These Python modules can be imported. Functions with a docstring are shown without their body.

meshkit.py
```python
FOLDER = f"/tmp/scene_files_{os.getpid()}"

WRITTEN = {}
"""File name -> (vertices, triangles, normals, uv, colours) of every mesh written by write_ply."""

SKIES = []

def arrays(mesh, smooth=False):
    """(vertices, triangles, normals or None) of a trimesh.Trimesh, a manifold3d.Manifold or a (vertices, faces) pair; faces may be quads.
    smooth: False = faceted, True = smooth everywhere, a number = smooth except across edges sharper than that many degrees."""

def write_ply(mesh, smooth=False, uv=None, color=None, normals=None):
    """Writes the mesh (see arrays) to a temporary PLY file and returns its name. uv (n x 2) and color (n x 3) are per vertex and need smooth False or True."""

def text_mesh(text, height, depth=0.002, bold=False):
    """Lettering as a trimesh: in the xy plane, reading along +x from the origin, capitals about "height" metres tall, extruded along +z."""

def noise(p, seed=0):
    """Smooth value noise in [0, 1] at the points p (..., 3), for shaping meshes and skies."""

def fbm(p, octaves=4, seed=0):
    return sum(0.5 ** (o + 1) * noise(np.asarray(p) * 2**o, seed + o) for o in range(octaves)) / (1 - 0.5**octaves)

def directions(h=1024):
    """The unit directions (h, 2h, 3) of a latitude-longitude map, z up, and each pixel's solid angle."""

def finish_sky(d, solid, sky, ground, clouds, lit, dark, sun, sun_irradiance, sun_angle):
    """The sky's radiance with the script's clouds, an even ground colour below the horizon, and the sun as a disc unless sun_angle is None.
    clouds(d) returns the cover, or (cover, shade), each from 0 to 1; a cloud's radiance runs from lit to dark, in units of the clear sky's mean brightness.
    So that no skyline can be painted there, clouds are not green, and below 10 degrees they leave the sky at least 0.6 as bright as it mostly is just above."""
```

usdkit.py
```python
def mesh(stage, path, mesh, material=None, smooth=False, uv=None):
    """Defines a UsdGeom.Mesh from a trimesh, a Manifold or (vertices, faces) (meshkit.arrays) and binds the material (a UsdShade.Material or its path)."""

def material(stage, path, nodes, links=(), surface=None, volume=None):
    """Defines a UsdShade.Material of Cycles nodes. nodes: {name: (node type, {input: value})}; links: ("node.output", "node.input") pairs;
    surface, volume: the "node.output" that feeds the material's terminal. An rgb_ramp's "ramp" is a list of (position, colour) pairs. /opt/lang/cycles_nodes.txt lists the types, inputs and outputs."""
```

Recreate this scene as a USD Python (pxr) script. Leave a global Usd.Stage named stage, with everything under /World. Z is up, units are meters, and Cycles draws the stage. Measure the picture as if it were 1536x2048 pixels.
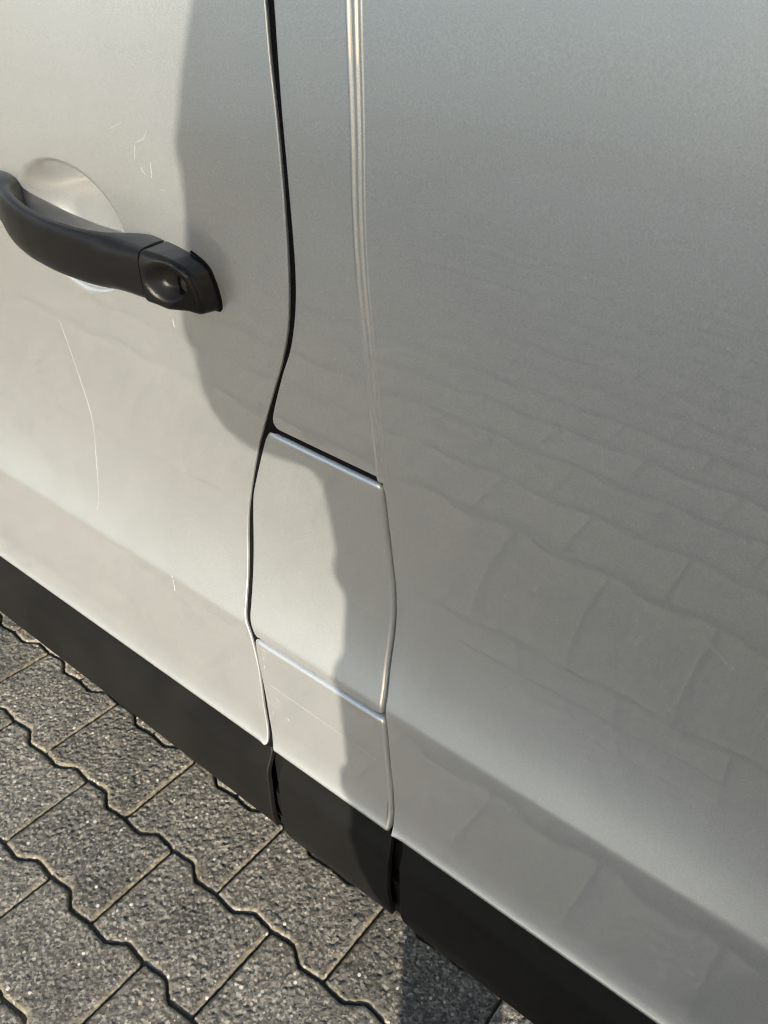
import math, random
import numpy as np, trimesh, usdkit, meshkit, shapely
import manifold3d as m3
from scipy.spatial import Delaunay
from shapely.geometry import Polygon
from pxr import Usd, UsdGeom, UsdLux, UsdShade, Gf, Sdf, Vt

random.seed(7)
rng = np.random.default_rng(7)
stage = Usd.Stage.CreateInMemory()
UsdGeom.SetStageUpAxis(stage, UsdGeom.Tokens.z)
UsdGeom.SetStageMetersPerUnit(stage, 1.0)
UsdGeom.Xform.Define(stage, '/World')
UsdGeom.Scope.Define(stage, '/World/Looks')
D2R = math.pi / 180

# ------------------------------------------------------------------ camera
C = np.array([0.9526, -0.4777, 1.1203])
RW = np.array([[0.7922, 0.6038, 0.0884], [0.3824, -0.3783, -0.8430], [-0.4756, 0.7016, -0.5306]])  # right, down, forward
cam = UsdGeom.Camera.Define(stage, '/World/camera')
mat = Gf.Matrix4d(1.0)
for i, row in enumerate((RW[0], -RW[1], -RW[2])):
    for j in range(3):
        mat[i, j] = float(row[j])
for j in range(3):
    mat[3, j] = float(C[j])
cam.AddTransformOp().Set(mat)
cam.CreateFocalLengthAttr(24.0)
cam.CreateHorizontalApertureAttr(24.0 * 1536 / 1660)
cam.CreateVerticalApertureAttr(24.0 * 2048 / 1660)
cam.CreateClippingRangeAttr(Gf.Vec2f(0.01, 1000))
cam.CreateFStopAttr(18.0)
cam.CreateFocusDistanceAttr(0.76)
cam.CreateExposureAttr(0.80)

# ------------------------------------------------------------------ sky and sun
SUN_EL, SUN_AZ = 15.5 * D2R, (0.53, -0.85)
saz = np.array(SUN_AZ) / np.hypot(*SUN_AZ)
S = np.array([math.cos(SUN_EL) * saz[0], math.cos(SUN_EL) * saz[1], math.sin(SUN_EL)])
dome = UsdLux.DomeLight.Define(stage, '/World/sky')
sky_mat = usdkit.material(stage, '/World/Looks/sky_air', {
    'sky': ('sky_texture', {'sky_type': 'single_scattering', 'sun_disc': False, 'sun_elevation': SUN_EL,
                            'sun_rotation': math.atan2(S[0], S[1]), 'altitude': 100.0, 'air_density': 1.0, 'aerosol_density': 1.0}),
    'tc': ('texture_coordinate', {}),
    'mp': ('mapping', {'scale': (1.0, 1.0, 3.0)}),
    'cl': ('noise_texture', {'scale': 2.2, 'detail': 6.0, 'roughness': 0.55, 'distortion': 0.3}),
    'veil': ('map_range', {'from_min': 0.3, 'from_max': 0.75, 'to_min': 1.15, 'to_max': 1.75, 'clamp': True}),
    'pale': ('hsv', {'saturation': 0.95}),
    'cloud': ('mix_color', {'blend_type': 'multiply', 'fac': 1.0, 'use_clamp': False}),
    'bg': ('background_shader', {'strength': 0.110})},
    [('sky.color', 'pale.color'), ('tc.generated', 'mp.vector'), ('mp.vector', 'cl.vector'), ('cl.fac', 'veil.value'), ('pale.color', 'cloud.a'), ('veil.result', 'cloud.b'), ('cloud.result', 'bg.color')], surface='bg.background')
UsdShade.MaterialBindingAPI.Apply(dome.GetPrim()).Bind(sky_mat)
sun = UsdLux.DistantLight.Define(stage, '/World/sun')
sun.CreateNormalizeAttr(True)
sun.CreateIntensityAttr(1.25)
sun.CreateAngleAttr(0.53)
sun.CreateColorAttr(Gf.Vec3f(1.0, 0.905, 0.745))
zx = S
xx = np.cross([0, 0, 1.0], zx); xx /= np.linalg.norm(xx)
yx = np.cross(zx, xx)
sm = Gf.Matrix4d(1.0)
for i, row in enumerate((xx, yx, zx)):
    for j in range(3):
        sm[i, j] = float(row[j])
sun.AddTransformOp().Set(sm)


# ------------------------------------------------------------------ helpers
def key(o, label=None, cat=None, group=None, kind=None):
    p = o.GetPrim() if hasattr(o, 'GetPrim') else o
    for k, v in (('label', label), ('category', cat), ('group', group), ('kind', kind)):
        if v:
            p.SetCustomDataByKey(k, v)
    return o


used = {}


def path(name, parent):
    base = (parent.GetPath().pathString if parent is not None else '/World') + '/' + name
    n = used.get(base, -1) + 1
    used[base] = n
    return base if n == 0 else f'{base}_{n:03d}'


def obj(name, mesh, material, parent=None, smooth=35, normals=None, primvars=None):
    """One mesh. With normals given, mesh is (vertices, triangles) and normals are per vertex."""
    pt = path(name, parent)
    if normals is None and primvars is None:
        return usdkit.mesh(stage, pt, mesh, material, smooth=smooth)
    v, f = mesh
    m = UsdGeom.Mesh.Define(stage, pt)
    m.CreatePointsAttr(Vt.Vec3fArray.FromNumpy(np.asarray(v, np.float32)))
    m.CreateFaceVertexCountsAttr(Vt.IntArray.FromNumpy(np.full(len(f), 3, np.int32)))
    m.CreateFaceVertexIndicesAttr(Vt.IntArray.FromNumpy(np.asarray(f, np.int32).ravel()))
    m.CreateSubdivisionSchemeAttr('none')
    if normals is None:
        normals = meshkit.arrays((v, f), True)[2]
    m.CreateNormalsAttr(Vt.Vec3fArray.FromNumpy(np.asarray(normals, np.float32)))
    m.SetNormalsInterpolation('vertex')
    for k, a in (primvars or {}).items():
        UsdGeom.PrimvarsAPI(m).CreatePrimvar(k, Sdf.ValueTypeNames.FloatArray, 'vertex').Set(Vt.FloatArray.FromNumpy(np.asarray(a, np.float32)))
    UsdShade.MaterialBindingAPI.Apply(m.GetPrim()).Bind(material)
    return m


def xform(name, parent=None, loc=(0, 0, 0)):
    x = UsdGeom.Xform.Define(stage, path(name, parent))
    if any(loc):
        x.AddTranslateOp().Set(Gf.Vec3d(*loc))
    return x


def resample(p, step, closed=True):
    p = np.asarray(p, float)
    if closed:
        p = np.vstack([p, p[:1]])
    seg = np.hypot(*np.diff(p, axis=0).T)
    s = np.concatenate([[0], np.cumsum(seg)])
    n = max(4, int(round(s[-1] / step)))
    t = np.linspace(0, s[-1], n + (0 if closed else 1), endpoint=not closed)
    return np.c_[np.interp(t, s, p[:, 0]), np.interp(t, s, p[:, 1])]


def spline(p, n=8):
    """Smooth curve through the points (Catmull-Rom)."""
    p = np.asarray(p, float)
    q = np.vstack([2 * p[0] - p[1], p, 2 * p[-1] - p[-2]])
    out = []
    for i in range(1, len(q) - 2):
        for t in np.arange(n) / n:
            a, b, c, d = q[i - 1], q[i], q[i + 1], q[i + 2]
            out.append(.5 * (2 * b + (c - a) * t + (2 * a - 5 * b + 4 * c - d) * t * t + (3 * b - a - 3 * c + d) * t ** 3))
    out.append(p[-1])
    return np.array(out)


def smoothstep(a, b, x):
    t = np.clip((x - a) / (b - a), 0, 1)
    return t * t * (3 - 2 * t)


# ------------------------------------------------------------------ materials
def M(name, nodes, links, surface='p.BSDF'):
    return usdkit.material(stage, '/World/Looks/' + name, nodes, links, surface=surface)


PAINT = (0.560, 0.586, 0.606)


def paint(name, base=PAINT):
    return M(name, {
        'g': ('geometry', {}),
        'flake': ('noise_texture', {'scale': 1100.0, 'detail': 2.0, 'roughness': 0.7}),
        'flk': ('map_range', {'from_min': 0.25, 'from_max': 0.75, 'to_min': 0.84, 'to_max': 1.16}),
        'dust': ('noise_texture', {'scale': 9.0, 'detail': 8.0, 'roughness': 0.65, 'distortion': 0.4}),
        'dustr': ('map_range', {'from_min': 0.3, 'from_max': 0.75, 'to_min': 0.36, 'to_max': 0.45, 'clamp': True}),
        'dustc': ('map_range', {'from_min': 0.3, 'from_max': 0.75, 'to_min': 0.008, 'to_max': 0.030, 'clamp': True}),
        'spk': ('voronoi_texture', {'scale': 190.0, 'randomness': 1.0}),
        'spd': ('math', {'math_type': 'less_than', 'value2': 0.13}),
        'spr': ('separate_color', {}),
        'spm': ('math', {'math_type': 'greater_than', 'value2': 0.935}),
        'sp': ('math', {'math_type': 'multiply'}),
        'sp2': ('math', {'math_type': 'multiply', 'value2': 0.55}),
        'col': ('mix_color', {'blend_type': 'multiply', 'fac': 1.0, 'a': base}),
        'col2': ('mix_color', {'blend_type': 'mix', 'b': (0.78, 0.77, 0.73)}),
        'px': ('separate_xyz', {}),
        'low': ('map_range', {'from_min': 0.80, 'from_max': 0.46, 'to_min': 0.04, 'to_max': 0.16, 'clamp': True}),
        'film': ('noise_texture', {'scale': 22.0, 'detail': 9.0, 'roughness': 0.7, 'distortion': 0.6}),
        'filmr': ('map_range', {'from_min': 0.35, 'from_max': 0.70, 'to_min': 0.3, 'to_max': 1.0, 'clamp': True}),
        'fm': ('math', {'math_type': 'multiply'}),
        'col3': ('mix_color', {'blend_type': 'mix', 'b': (0.34, 0.315, 0.275)}),
        'met': ('map_range', {'from_min': 0.0, 'from_max': 0.3, 'to_min': 0.80, 'to_max': 0.58, 'clamp': True}),
        'wav': ('noise_texture', {'scale': 5.0, 'detail': 1.0}),
        'peel': ('noise_texture', {'scale': 260.0, 'detail': 1.0}),
        'b1': ('bump', {'strength': 0.10, 'distance': 0.004}),
        'b2': ('bump', {'strength': 0.06, 'distance': 0.0002}),
        'p': ('principled_bsdf', {'metallic': 0.80, 'roughness': 0.45, 'coat_weight': 1.0, 'coat_roughness': 0.03, 'coat_ior': 1.68}),
    }, [('g.position', 'flake.vector'), ('g.position', 'dust.vector'), ('g.position', 'spk.vector'), ('g.position', 'wav.vector'), ('g.position', 'peel.vector'),
        ('flake.fac', 'flk.value'), ('flk.result', 'col.b'), ('col.result', 'col2.a'),
        ('spk.distance', 'spd.value1'), ('spk.color', 'spr.color'), ('spr.r', 'spm.value1'), ('spd.value', 'sp.value1'), ('spm.value', 'sp.value2'),
        ('sp.value', 'sp2.value1'), ('sp2.value', 'col2.fac'),
        ('g.position', 'px.vector'), ('px.z', 'low.value'), ('g.position', 'film.vector'), ('film.fac', 'filmr.value'), ('low.result', 'fm.value1'), ('filmr.result', 'fm.value2'), ('fm.value', 'col3.fac'), ('col2.result', 'col3.a'), ('fm.value', 'met.value'), ('met.result', 'p.metallic'), ('col3.result', 'p.base_color'), ('dust.fac', 'dustr.value'), ('dustr.result', 'p.roughness'), ('dust.fac', 'dustc.value'), ('dustc.result', 'p.coat_roughness'),
        ('wav.fac', 'b1.height'), ('peel.fac', 'b2.height'), ('b1.normal', 'b2.normal'), ('b1.normal', 'p.coat_normal'), ('b1.normal', 'p.normal')])


silver = paint('silver_paint')
plastic = M('cladding_plastic', {
    'g': ('geometry', {}), 'n': ('noise_texture', {'scale': 900.0, 'detail': 3.0}), 'd': ('noise_texture', {'scale': 14.0, 'detail': 6.0}),
    'r': ('rgb_ramp', {'ramp': [(0.3, (0.0055, 0.0056, 0.0056)), (0.7, (0.0095, 0.0095, 0.0092))]}),
    'ru': ('map_range', {'from_min': 0.3, 'from_max': 0.7, 'to_min': 0.42, 'to_max': 0.55}),
    'b': ('bump', {'strength': 0.4, 'distance': 0.0003}), 'p': ('principled_bsdf', {'roughness': 0.5, 'specular_ior_level': 0.14})},
    [('g.position', 'n.vector'), ('g.position', 'd.vector'), ('d.fac', 'r.fac'), ('r.color', 'p.base_color'), ('d.fac', 'ru.value'), ('ru.result', 'p.roughness'),
     ('n.fac', 'b.height'), ('b.normal', 'p.normal')])
handle_mat = M('handle_plastic', {
    'g': ('geometry', {}), 'v': ('voronoi_texture', {'scale': 1500.0}), 'b': ('bump', {'strength': 0.30, 'distance': 0.00025}),
    'd': ('noise_texture', {'scale': 40.0, 'detail': 5.0}), 'r': ('rgb_ramp', {'ramp': [(0.3, (0.004, 0.004, 0.0045)), (0.75, (0.007, 0.007, 0.007))]}),
    'p': ('principled_bsdf', {'roughness': 0.34, 'specular_ior_level': 0.26})},
    [('g.position', 'v.vector'), ('g.position', 'd.vector'), ('d.fac', 'r.fac'), ('r.color', 'p.base_color'), ('v.distance', 'b.height'), ('b.normal', 'p.normal')])


def plain(name, color, rough=0.5, metallic=0.0, spec=0.5):
    return M(name, {'g': ('geometry', {}), 'n': ('noise_texture', {'scale': 60.0, 'detail': 4.0}),
                    'm': ('map_range', {'from_min': 0.2, 'from_max': 0.8, 'to_min': 0.85, 'to_max': 1.12}),
                    'c': ('mix_color', {'blend_type': 'multiply', 'fac': 1.0, 'a': color}),
                    'p': ('principled_bsdf', {'roughness': rough, 'metallic': metallic, 'specular_ior_level': spec})},
             [('g.position', 'n.vector'), ('n.fac', 'm.value'), ('m.result', 'c.b'), ('c.result', 'p.base_color')])


black_body = plain('black_underseal', (0.006, 0.006, 0.0065), 0.75, spec=0.2)
rubber = plain('black_rubber', (0.0022, 0.0022, 0.0025), 0.6, spec=0.12)
steel = plain('dull_steel', (0.10, 0.10, 0.10), 0.42, 0.8)
beige = plain('beige_plastic', (0.42, 0.36, 0.31), 0.5)
sealant = plain('painted_sealant', (0.60, 0.605, 0.60), 0.34, 0.55)
chip = plain('scratched_paint', (0.50, 0.497, 0.48), 0.45)
dark_chip = plain('dark_scratch', (0.12, 0.12, 0.12), 0.6)
window_glass = plain('dark_window', (0.012, 0.014, 0.015), 0.04)

stone_nodes = {
    'g': ('geometry', {}),
    'oi': ('object_info', {}),
    'grain': ('voronoi_texture', {'scale': 300.0}),
    'gsep': ('separate_color', {}),
    'gramp': ('rgb_ramp', {'ramp': [(0.0, (0.080, 0.075, 0.067)), (0.45, (0.150, 0.141, 0.125)), (0.8, (0.225, 0.212, 0.187)), (1.0, (0.37, 0.348, 0.309))]}),
    'big': ('noise_texture', {'scale': 12.0, 'detail': 5.0}),
    'bigm': ('map_range', {'from_min': 0.25, 'from_max': 0.75, 'to_min': 0.75, 'to_max': 1.25}),
    'rv': ('map_range', {'to_min': 0.84, 'to_max': 1.14}),
    'rm': ('math', {'math_type': 'multiply'}),
    'c1': ('mix_color', {'blend_type': 'multiply', 'fac': 1.0}),
    'peb': ('voronoi_texture', {'scale': 120.0}),
    'pd': ('math', {'math_type': 'less_than', 'value2': 0.30}),
    'psep': ('separate_color', {}),
    'pm': ('math', {'math_type': 'greater_than', 'value2': 0.925}),
    'pp': ('math', {'math_type': 'multiply'}),
    'pcol': ('rgb_ramp', {'ramp': [(0.0, (0.62, 0.585, 0.53)), (0.5, (0.62, 0.60, 0.56)), (0.75, (0.50, 0.38, 0.31)), (1.0, (0.40, 0.36, 0.28))]}),
    'c2': ('mix_color', {}),
    'edge': ('attribute', {'attribute': 'edge'}),
    'en': ('noise_texture', {'scale': 70.0, 'detail': 6.0, 'roughness': 0.7}),
    'enm': ('map_range', {'from_min': 0.42, 'from_max': 0.66, 'to_min': 0.0, 'to_max': 0.75, 'clamp': True}),
    'em': ('math', {'math_type': 'multiply'}),
    'sandc': ('rgb_ramp', {'ramp': [(0.2, (0.175, 0.15, 0.065)), (0.5, (0.23, 0.195, 0.115)), (0.8, (0.28, 0.24, 0.16))]}),
    'c3': ('mix_color', {}),
    'bn': ('noise_texture', {'scale': 420.0, 'detail': 5.0, 'roughness': 0.62}),
    'b': ('bump', {'strength': 0.6, 'distance': 0.0018}),
    'p': ('principled_bsdf', {'roughness': 0.85, 'specular_ior_level': 0.25}),
}
stone_links = [('g.position', x + '.vector') for x in ('grain', 'big', 'peb', 'en', 'bn')] + [
    ('grain.color', 'gsep.color'), ('gsep.r', 'gramp.fac'), ('big.fac', 'bigm.value'), ('gramp.color', 'c1.a'), ('oi.random', 'rv.value'), ('rv.result', 'rm.value1'), ('bigm.result', 'rm.value2'), ('rm.value', 'c1.b'),
    ('peb.distance', 'pd.value1'), ('peb.color', 'psep.color'), ('psep.r', 'pm.value1'), ('pd.value', 'pp.value1'), ('pm.value', 'pp.value2'),
    ('psep.g', 'pcol.fac'), ('c1.result', 'c2.a'), ('pcol.color', 'c2.b'), ('pp.value', 'c2.fac'),
    ('en.fac', 'enm.value'), ('edge.fac', 'em.value1'), ('enm.result', 'em.value2'), ('em.value', 'c3.fac'), ('c2.result', 'c3.a'),
    ('en.fac', 'sandc.fac'), ('sandc.color', 'c3.b'), ('c3.result', 'p.base_color'), ('bn.fac', 'b.height'), ('b.normal', 'p.normal')]
stone = M('paver_concrete', stone_nodes, stone_links)
sand = M('joint_sand', {'g': ('geometry', {}), 'n': ('noise_texture', {'scale': 500.0, 'detail': 6.0}),
                        'r': ('rgb_ramp', {'ramp': [(0.3, (0.06, 0.053, 0.040)), (0.7, (0.20, 0.17, 0.12))]}),
                        'b': ('bump', {'strength': 0.8, 'distance': 0.002}), 'p': ('principled_bsdf', {'roughness': 0.95, 'specular_ior_level': 0.1})},
         [('g.position', 'n.vector'), ('n.fac', 'r.fac'), ('r.color', 'p.base_color'), ('n.fac', 'b.height'), ('b.normal', 'p.normal')])
far_ground = M('far_paving', {'g': ('geometry', {}), 'n': ('noise_texture', {'scale': 3.0, 'detail': 8.0}), 'v': ('voronoi_texture', {'scale': 120.0}), 's': ('separate_color', {}),
                              'r': ('rgb_ramp', {'ramp': [(0.2, (0.15, 0.143, 0.13)), (0.8, (0.23, 0.22, 0.20))]}),
                              'm': ('map_range', {'to_min': 0.7, 'to_max': 1.3}), 'c': ('mix_color', {'blend_type': 'multiply', 'fac': 1.0}),
                              'p': ('principled_bsdf', {'roughness': 0.9, 'specular_ior_level': 0.2})},
               [('g.position', 'n.vector'), ('g.position', 'v.vector'), ('v.color', 's.color'), ('s.r', 'm.value'), ('n.fac', 'r.fac'), ('r.color', 'c.a'), ('m.result', 'c.b'), ('c.result', 'p.base_color')])

# ------------------------------------------------------------------ the pavement
PHI, VV = 0.01972854, 0.075          # the paver rows run a degree off the van's side
cp, sp_ = math.cos(PHI), math.sin(PHI)


def uv2w(u, v):
    return np.stack([cp * u + sp_ * v, sp_ * u - cp * v + VV * cp], -1)


PITCH, ROW = 0.200, 0.140


def wave(t):
    """Interlocking edge of a paver row: bulges at its own joints (t = 0), dips half a stone further."""
    t = np.abs((np.asarray(t) + 0.1) % 0.2 - 0.1)
    return np.interp(t, [0, .012, .038, .050, .062, .088, .1], [.0050, .0062, .0092, 0, -.0092, -.0062, -.0050])


def paver_outline(k, i, n):
    u0 = PITCH * i + (0.1 if k % 2 else 0.0)          # joint at the stone's left end
    gz, gs = (0.0018, 0.0009) if n > 20 else (0.0040, 0.0027)
    u = np.linspace(gs, PITCH - gs, n)
    low = ROW * k + ROW / 2 + wave(u) - gz            # bulges at its own ends
    up = ROW * k - ROW / 2 + wave(u + 0.1) + gz       # fits the row behind
    pts = np.vstack([np.c_[u0 + u, up], np.c_[u0 + u[::-1], low[::-1]]])
    return Polygon(pts).buffer(-0.003).buffer(0.003, quad_segs=2)


def in_poly(poly, p):
    return shapely.contains_xy(poly, p[:, 0], p[:, 1])


def paver_mesh(k, i, step, fine):
    pg = paver_outline(k, i, 41 if fine else 13)
    ring = resample(np.array(pg.exterior.coords)[:-1], 0.004 if fine else 0.02)
    if not Polygon(ring).exterior.is_ccw:
        ring = ring[::-1]
    if fine:
        ring = ring + rng.normal(0, 0.00035, ring.shape)
    t = np.roll(ring, -1, 0) - np.roll(ring, 1, 0)
    nrm = np.c_[t[:, 1], -t[:, 0]]
    nrm /= np.linalg.norm(nrm, axis=1, keepdims=True)
    lay = [(0, -.05), (0, -.011), (.0005, -.0050), (.0013, -.0023), (.0026, -.0008), (.0045, 0.0)] if fine else [(0, -.03), (.0008, -.006), (.0055, 0)]
    n = len(ring)
    rings2 = [ring - nrm * ins for ins, _ in lay]
    inner = Polygon(rings2[-1]).buffer(0)
    if inner.geom_type != 'Polygon':
        inner = max(inner.geoms, key=lambda g: g.area)
    x0, y0, x1, y1 = inner.bounds
    gx, gy = np.meshgrid(np.arange(x0, x1, step), np.arange(y0, y1, step))
    g = np.c_[gx.ravel(), gy.ravel()] + rng.uniform(-.32, .32, (gx.size, 2)) * step
    g = g[in_poly(inner.buffer(-step * .55), g)]
    top = np.vstack([rings2[-1], g])
    tri = Delaunay(top).simplices
    cen = top[tri].mean(1)
    tri = tri[in_poly(inner.buffer(.0002), cen)]
    a, b, c = top[tri[:, 0]], top[tri[:, 1]], top[tri[:, 2]]
    cr = (b[:, 0] - a[:, 0]) * (c[:, 1] - a[:, 1]) - (b[:, 1] - a[:, 1]) * (c[:, 0] - a[:, 0])
    tri[cr < 0] = tri[cr < 0][:, ::-1]
    V = [np.c_[r, np.full(n, z)] for r, (_, z) in zip(rings2[:-1], lay[:-1])]
    F = []
    for j in range(len(lay) - 1):
        a0 = j * n + np.arange(n); a1 = j * n + (np.arange(n) + 1) % n
        F += [np.c_[a0, a1, a1 + n], np.c_[a0, a1 + n, a0 + n]]
    V.append(np.c_[top, np.zeros(len(top))])
    F.append(tri + (len(lay) - 1) * n)
    V, F = np.vstack(V), np.vstack(F)
    d = shapely.distance(shapely.points(V[:, 0], V[:, 1]), pg.exterior)
    edge = (1 - smoothstep(0.002, 0.0115, d)) if fine else np.zeros(len(V))
    # a bit uneven: each stone sits a little differently
    cx, cy = PITCH * i + (0.2 if k % 2 else 0.1), ROW * k
    tx, ty = rng.normal(0, .005, 2)
    V[:, 2] += (V[:, 0] - cx) * tx + (V[:, 1] - cy) * ty + rng.normal(0, .0008)
    w = uv2w(V[:, 0], V[:, 1])
    V = np.c_[w, V[:, 2]]
    if fine:
        p = V * [1, 1, 0] + [3, 3, k * .37 + i * .11]
        h = 0.0017 * (meshkit.noise(p / .0042, 3) - .5) + 0.0014 * (meshkit.noise(p / .0024, 5) - .5)
        pit = np.clip(meshkit.noise(p / .0055, 9) - .66, 0, 1) * 0.0050
        m = smoothstep(-.012, -.002, V[:, 2])
        V[:, 2] += (h - pit) * m + 0.0012 * (meshkit.noise(p / .05, 4) - .5)
    F = F[:, ::-1] if False else F
    # (u, v) -> world flips the winding
    F = F[:, [0, 2, 1]]
    return V, F, edge


def cam_px(P):
    c = (np.atleast_2d(P) - C) @ RW.T
    return np.c_[768 + 1660 * c[:, 0] / c[:, 2], 1024 + 1660 * c[:, 1] / c[:, 2]], c[:, 2]


pavement = xform('pavement')
key(pavement, 'grey interlocking concrete paving stones with sandy joints beside the van', None, None, 'structure')
cells = [(k, i) for k in range(-9, 28) for i in range(-7, 18)]
scored = []
for k, i in cells:
    w = uv2w(np.array([PITCH * i + (0.2 if k % 2 else 0.1)]), np.array([ROW * k]))[0]
    corners = np.array([[w[0] + a, w[1] + b, 0] for a in (-.1, 0, .1) for b in (-.07, 0, .07)])
    px, dep = cam_px(corners)
    seen = np.any((px[:, 0] > -20) & (px[:, 0] < 1556) & (px[:, 1] > 800) & (px[:, 1] < 2068) & (dep > .1)) and w[1] < .26 and w[0] > -1.1
    scored.append((0 if seen else 1, np.hypot(w[0] - .75, w[1] + .25), k, i))
scored.sort()
rest_V, rest_F, rest_E, base = [], [], [], 0
for j, (hid, dist, k, i) in enumerate(scored):
    if hid == 0:
        V, F, e = paver_mesh(k, i, .0021, True)
        obj('paving_stone', (V, F), stone, pavement, primvars={'edge': e})
    elif j < 300:
        V, F, e = paver_mesh(k, i, .03, False)
        obj('paving_stone', (V, F), stone, pavement, primvars={'edge': e})
    else:
        V, F, e = paver_mesh(k, i, .06, False)
        rest_V.append(V); rest_F.append(F + base); rest_E.append(e); base += len(V)
key(obj('far_paving_stones', (np.vstack(rest_V), np.vstack(rest_F)), stone, pavement, primvars={'edge': np.concatenate(rest_E)}), kind='stuff')
print('fine stones', sum(1 for s in scored if s[0] == 0), 'rest', len(rest_V))
bed = trimesh.creation.box((8, 8, .02)); bed.apply_translation((1, -1.2, -.0180))
obj('joint_sand', bed, sand, pavement, smooth=False)
gnd = trimesh.Trimesh([[-400, -400, -.05], [400, -400, -.05], [400, 400, -.05], [-400, 400, -.05]], [[0, 1, 2], [0, 2, 3]])
key(obj('ground', gnd, far_ground, smooth=False), 'flat grey ground stretching away around the paving', None, None, 'structure')

# ------------------------------------------------------------------ the van: a side of even section along X
TZ = [.0, .446, .455, .466, .485, .585, .5885, .5915, .594, .612, .65, .69, .73, .78, .83, .90, .97, 1.04, 1.1, 1.3, 2.0]
TT = [46, 46, 36, 14, 2, 1, 4, 17, 21, 18.5, 8.5, -2, -8.5, -12, -12, -10, -6.5, -3, -1.2, .4, 8]
_z = np.linspace(.2, 2.2, 20001)
_s = np.tan(np.radians(np.interp(_z, TZ, TT)))
_y = np.concatenate([[0], np.cumsum((_s[1:] + _s[:-1]) / 2 * np.diff(_z))])
_y -= np.interp(.575, _z, _y) + .035
prof = lambda z: np.interp(z, _z, _y)
slope = lambda z: np.interp(z, _z, _s)


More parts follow.
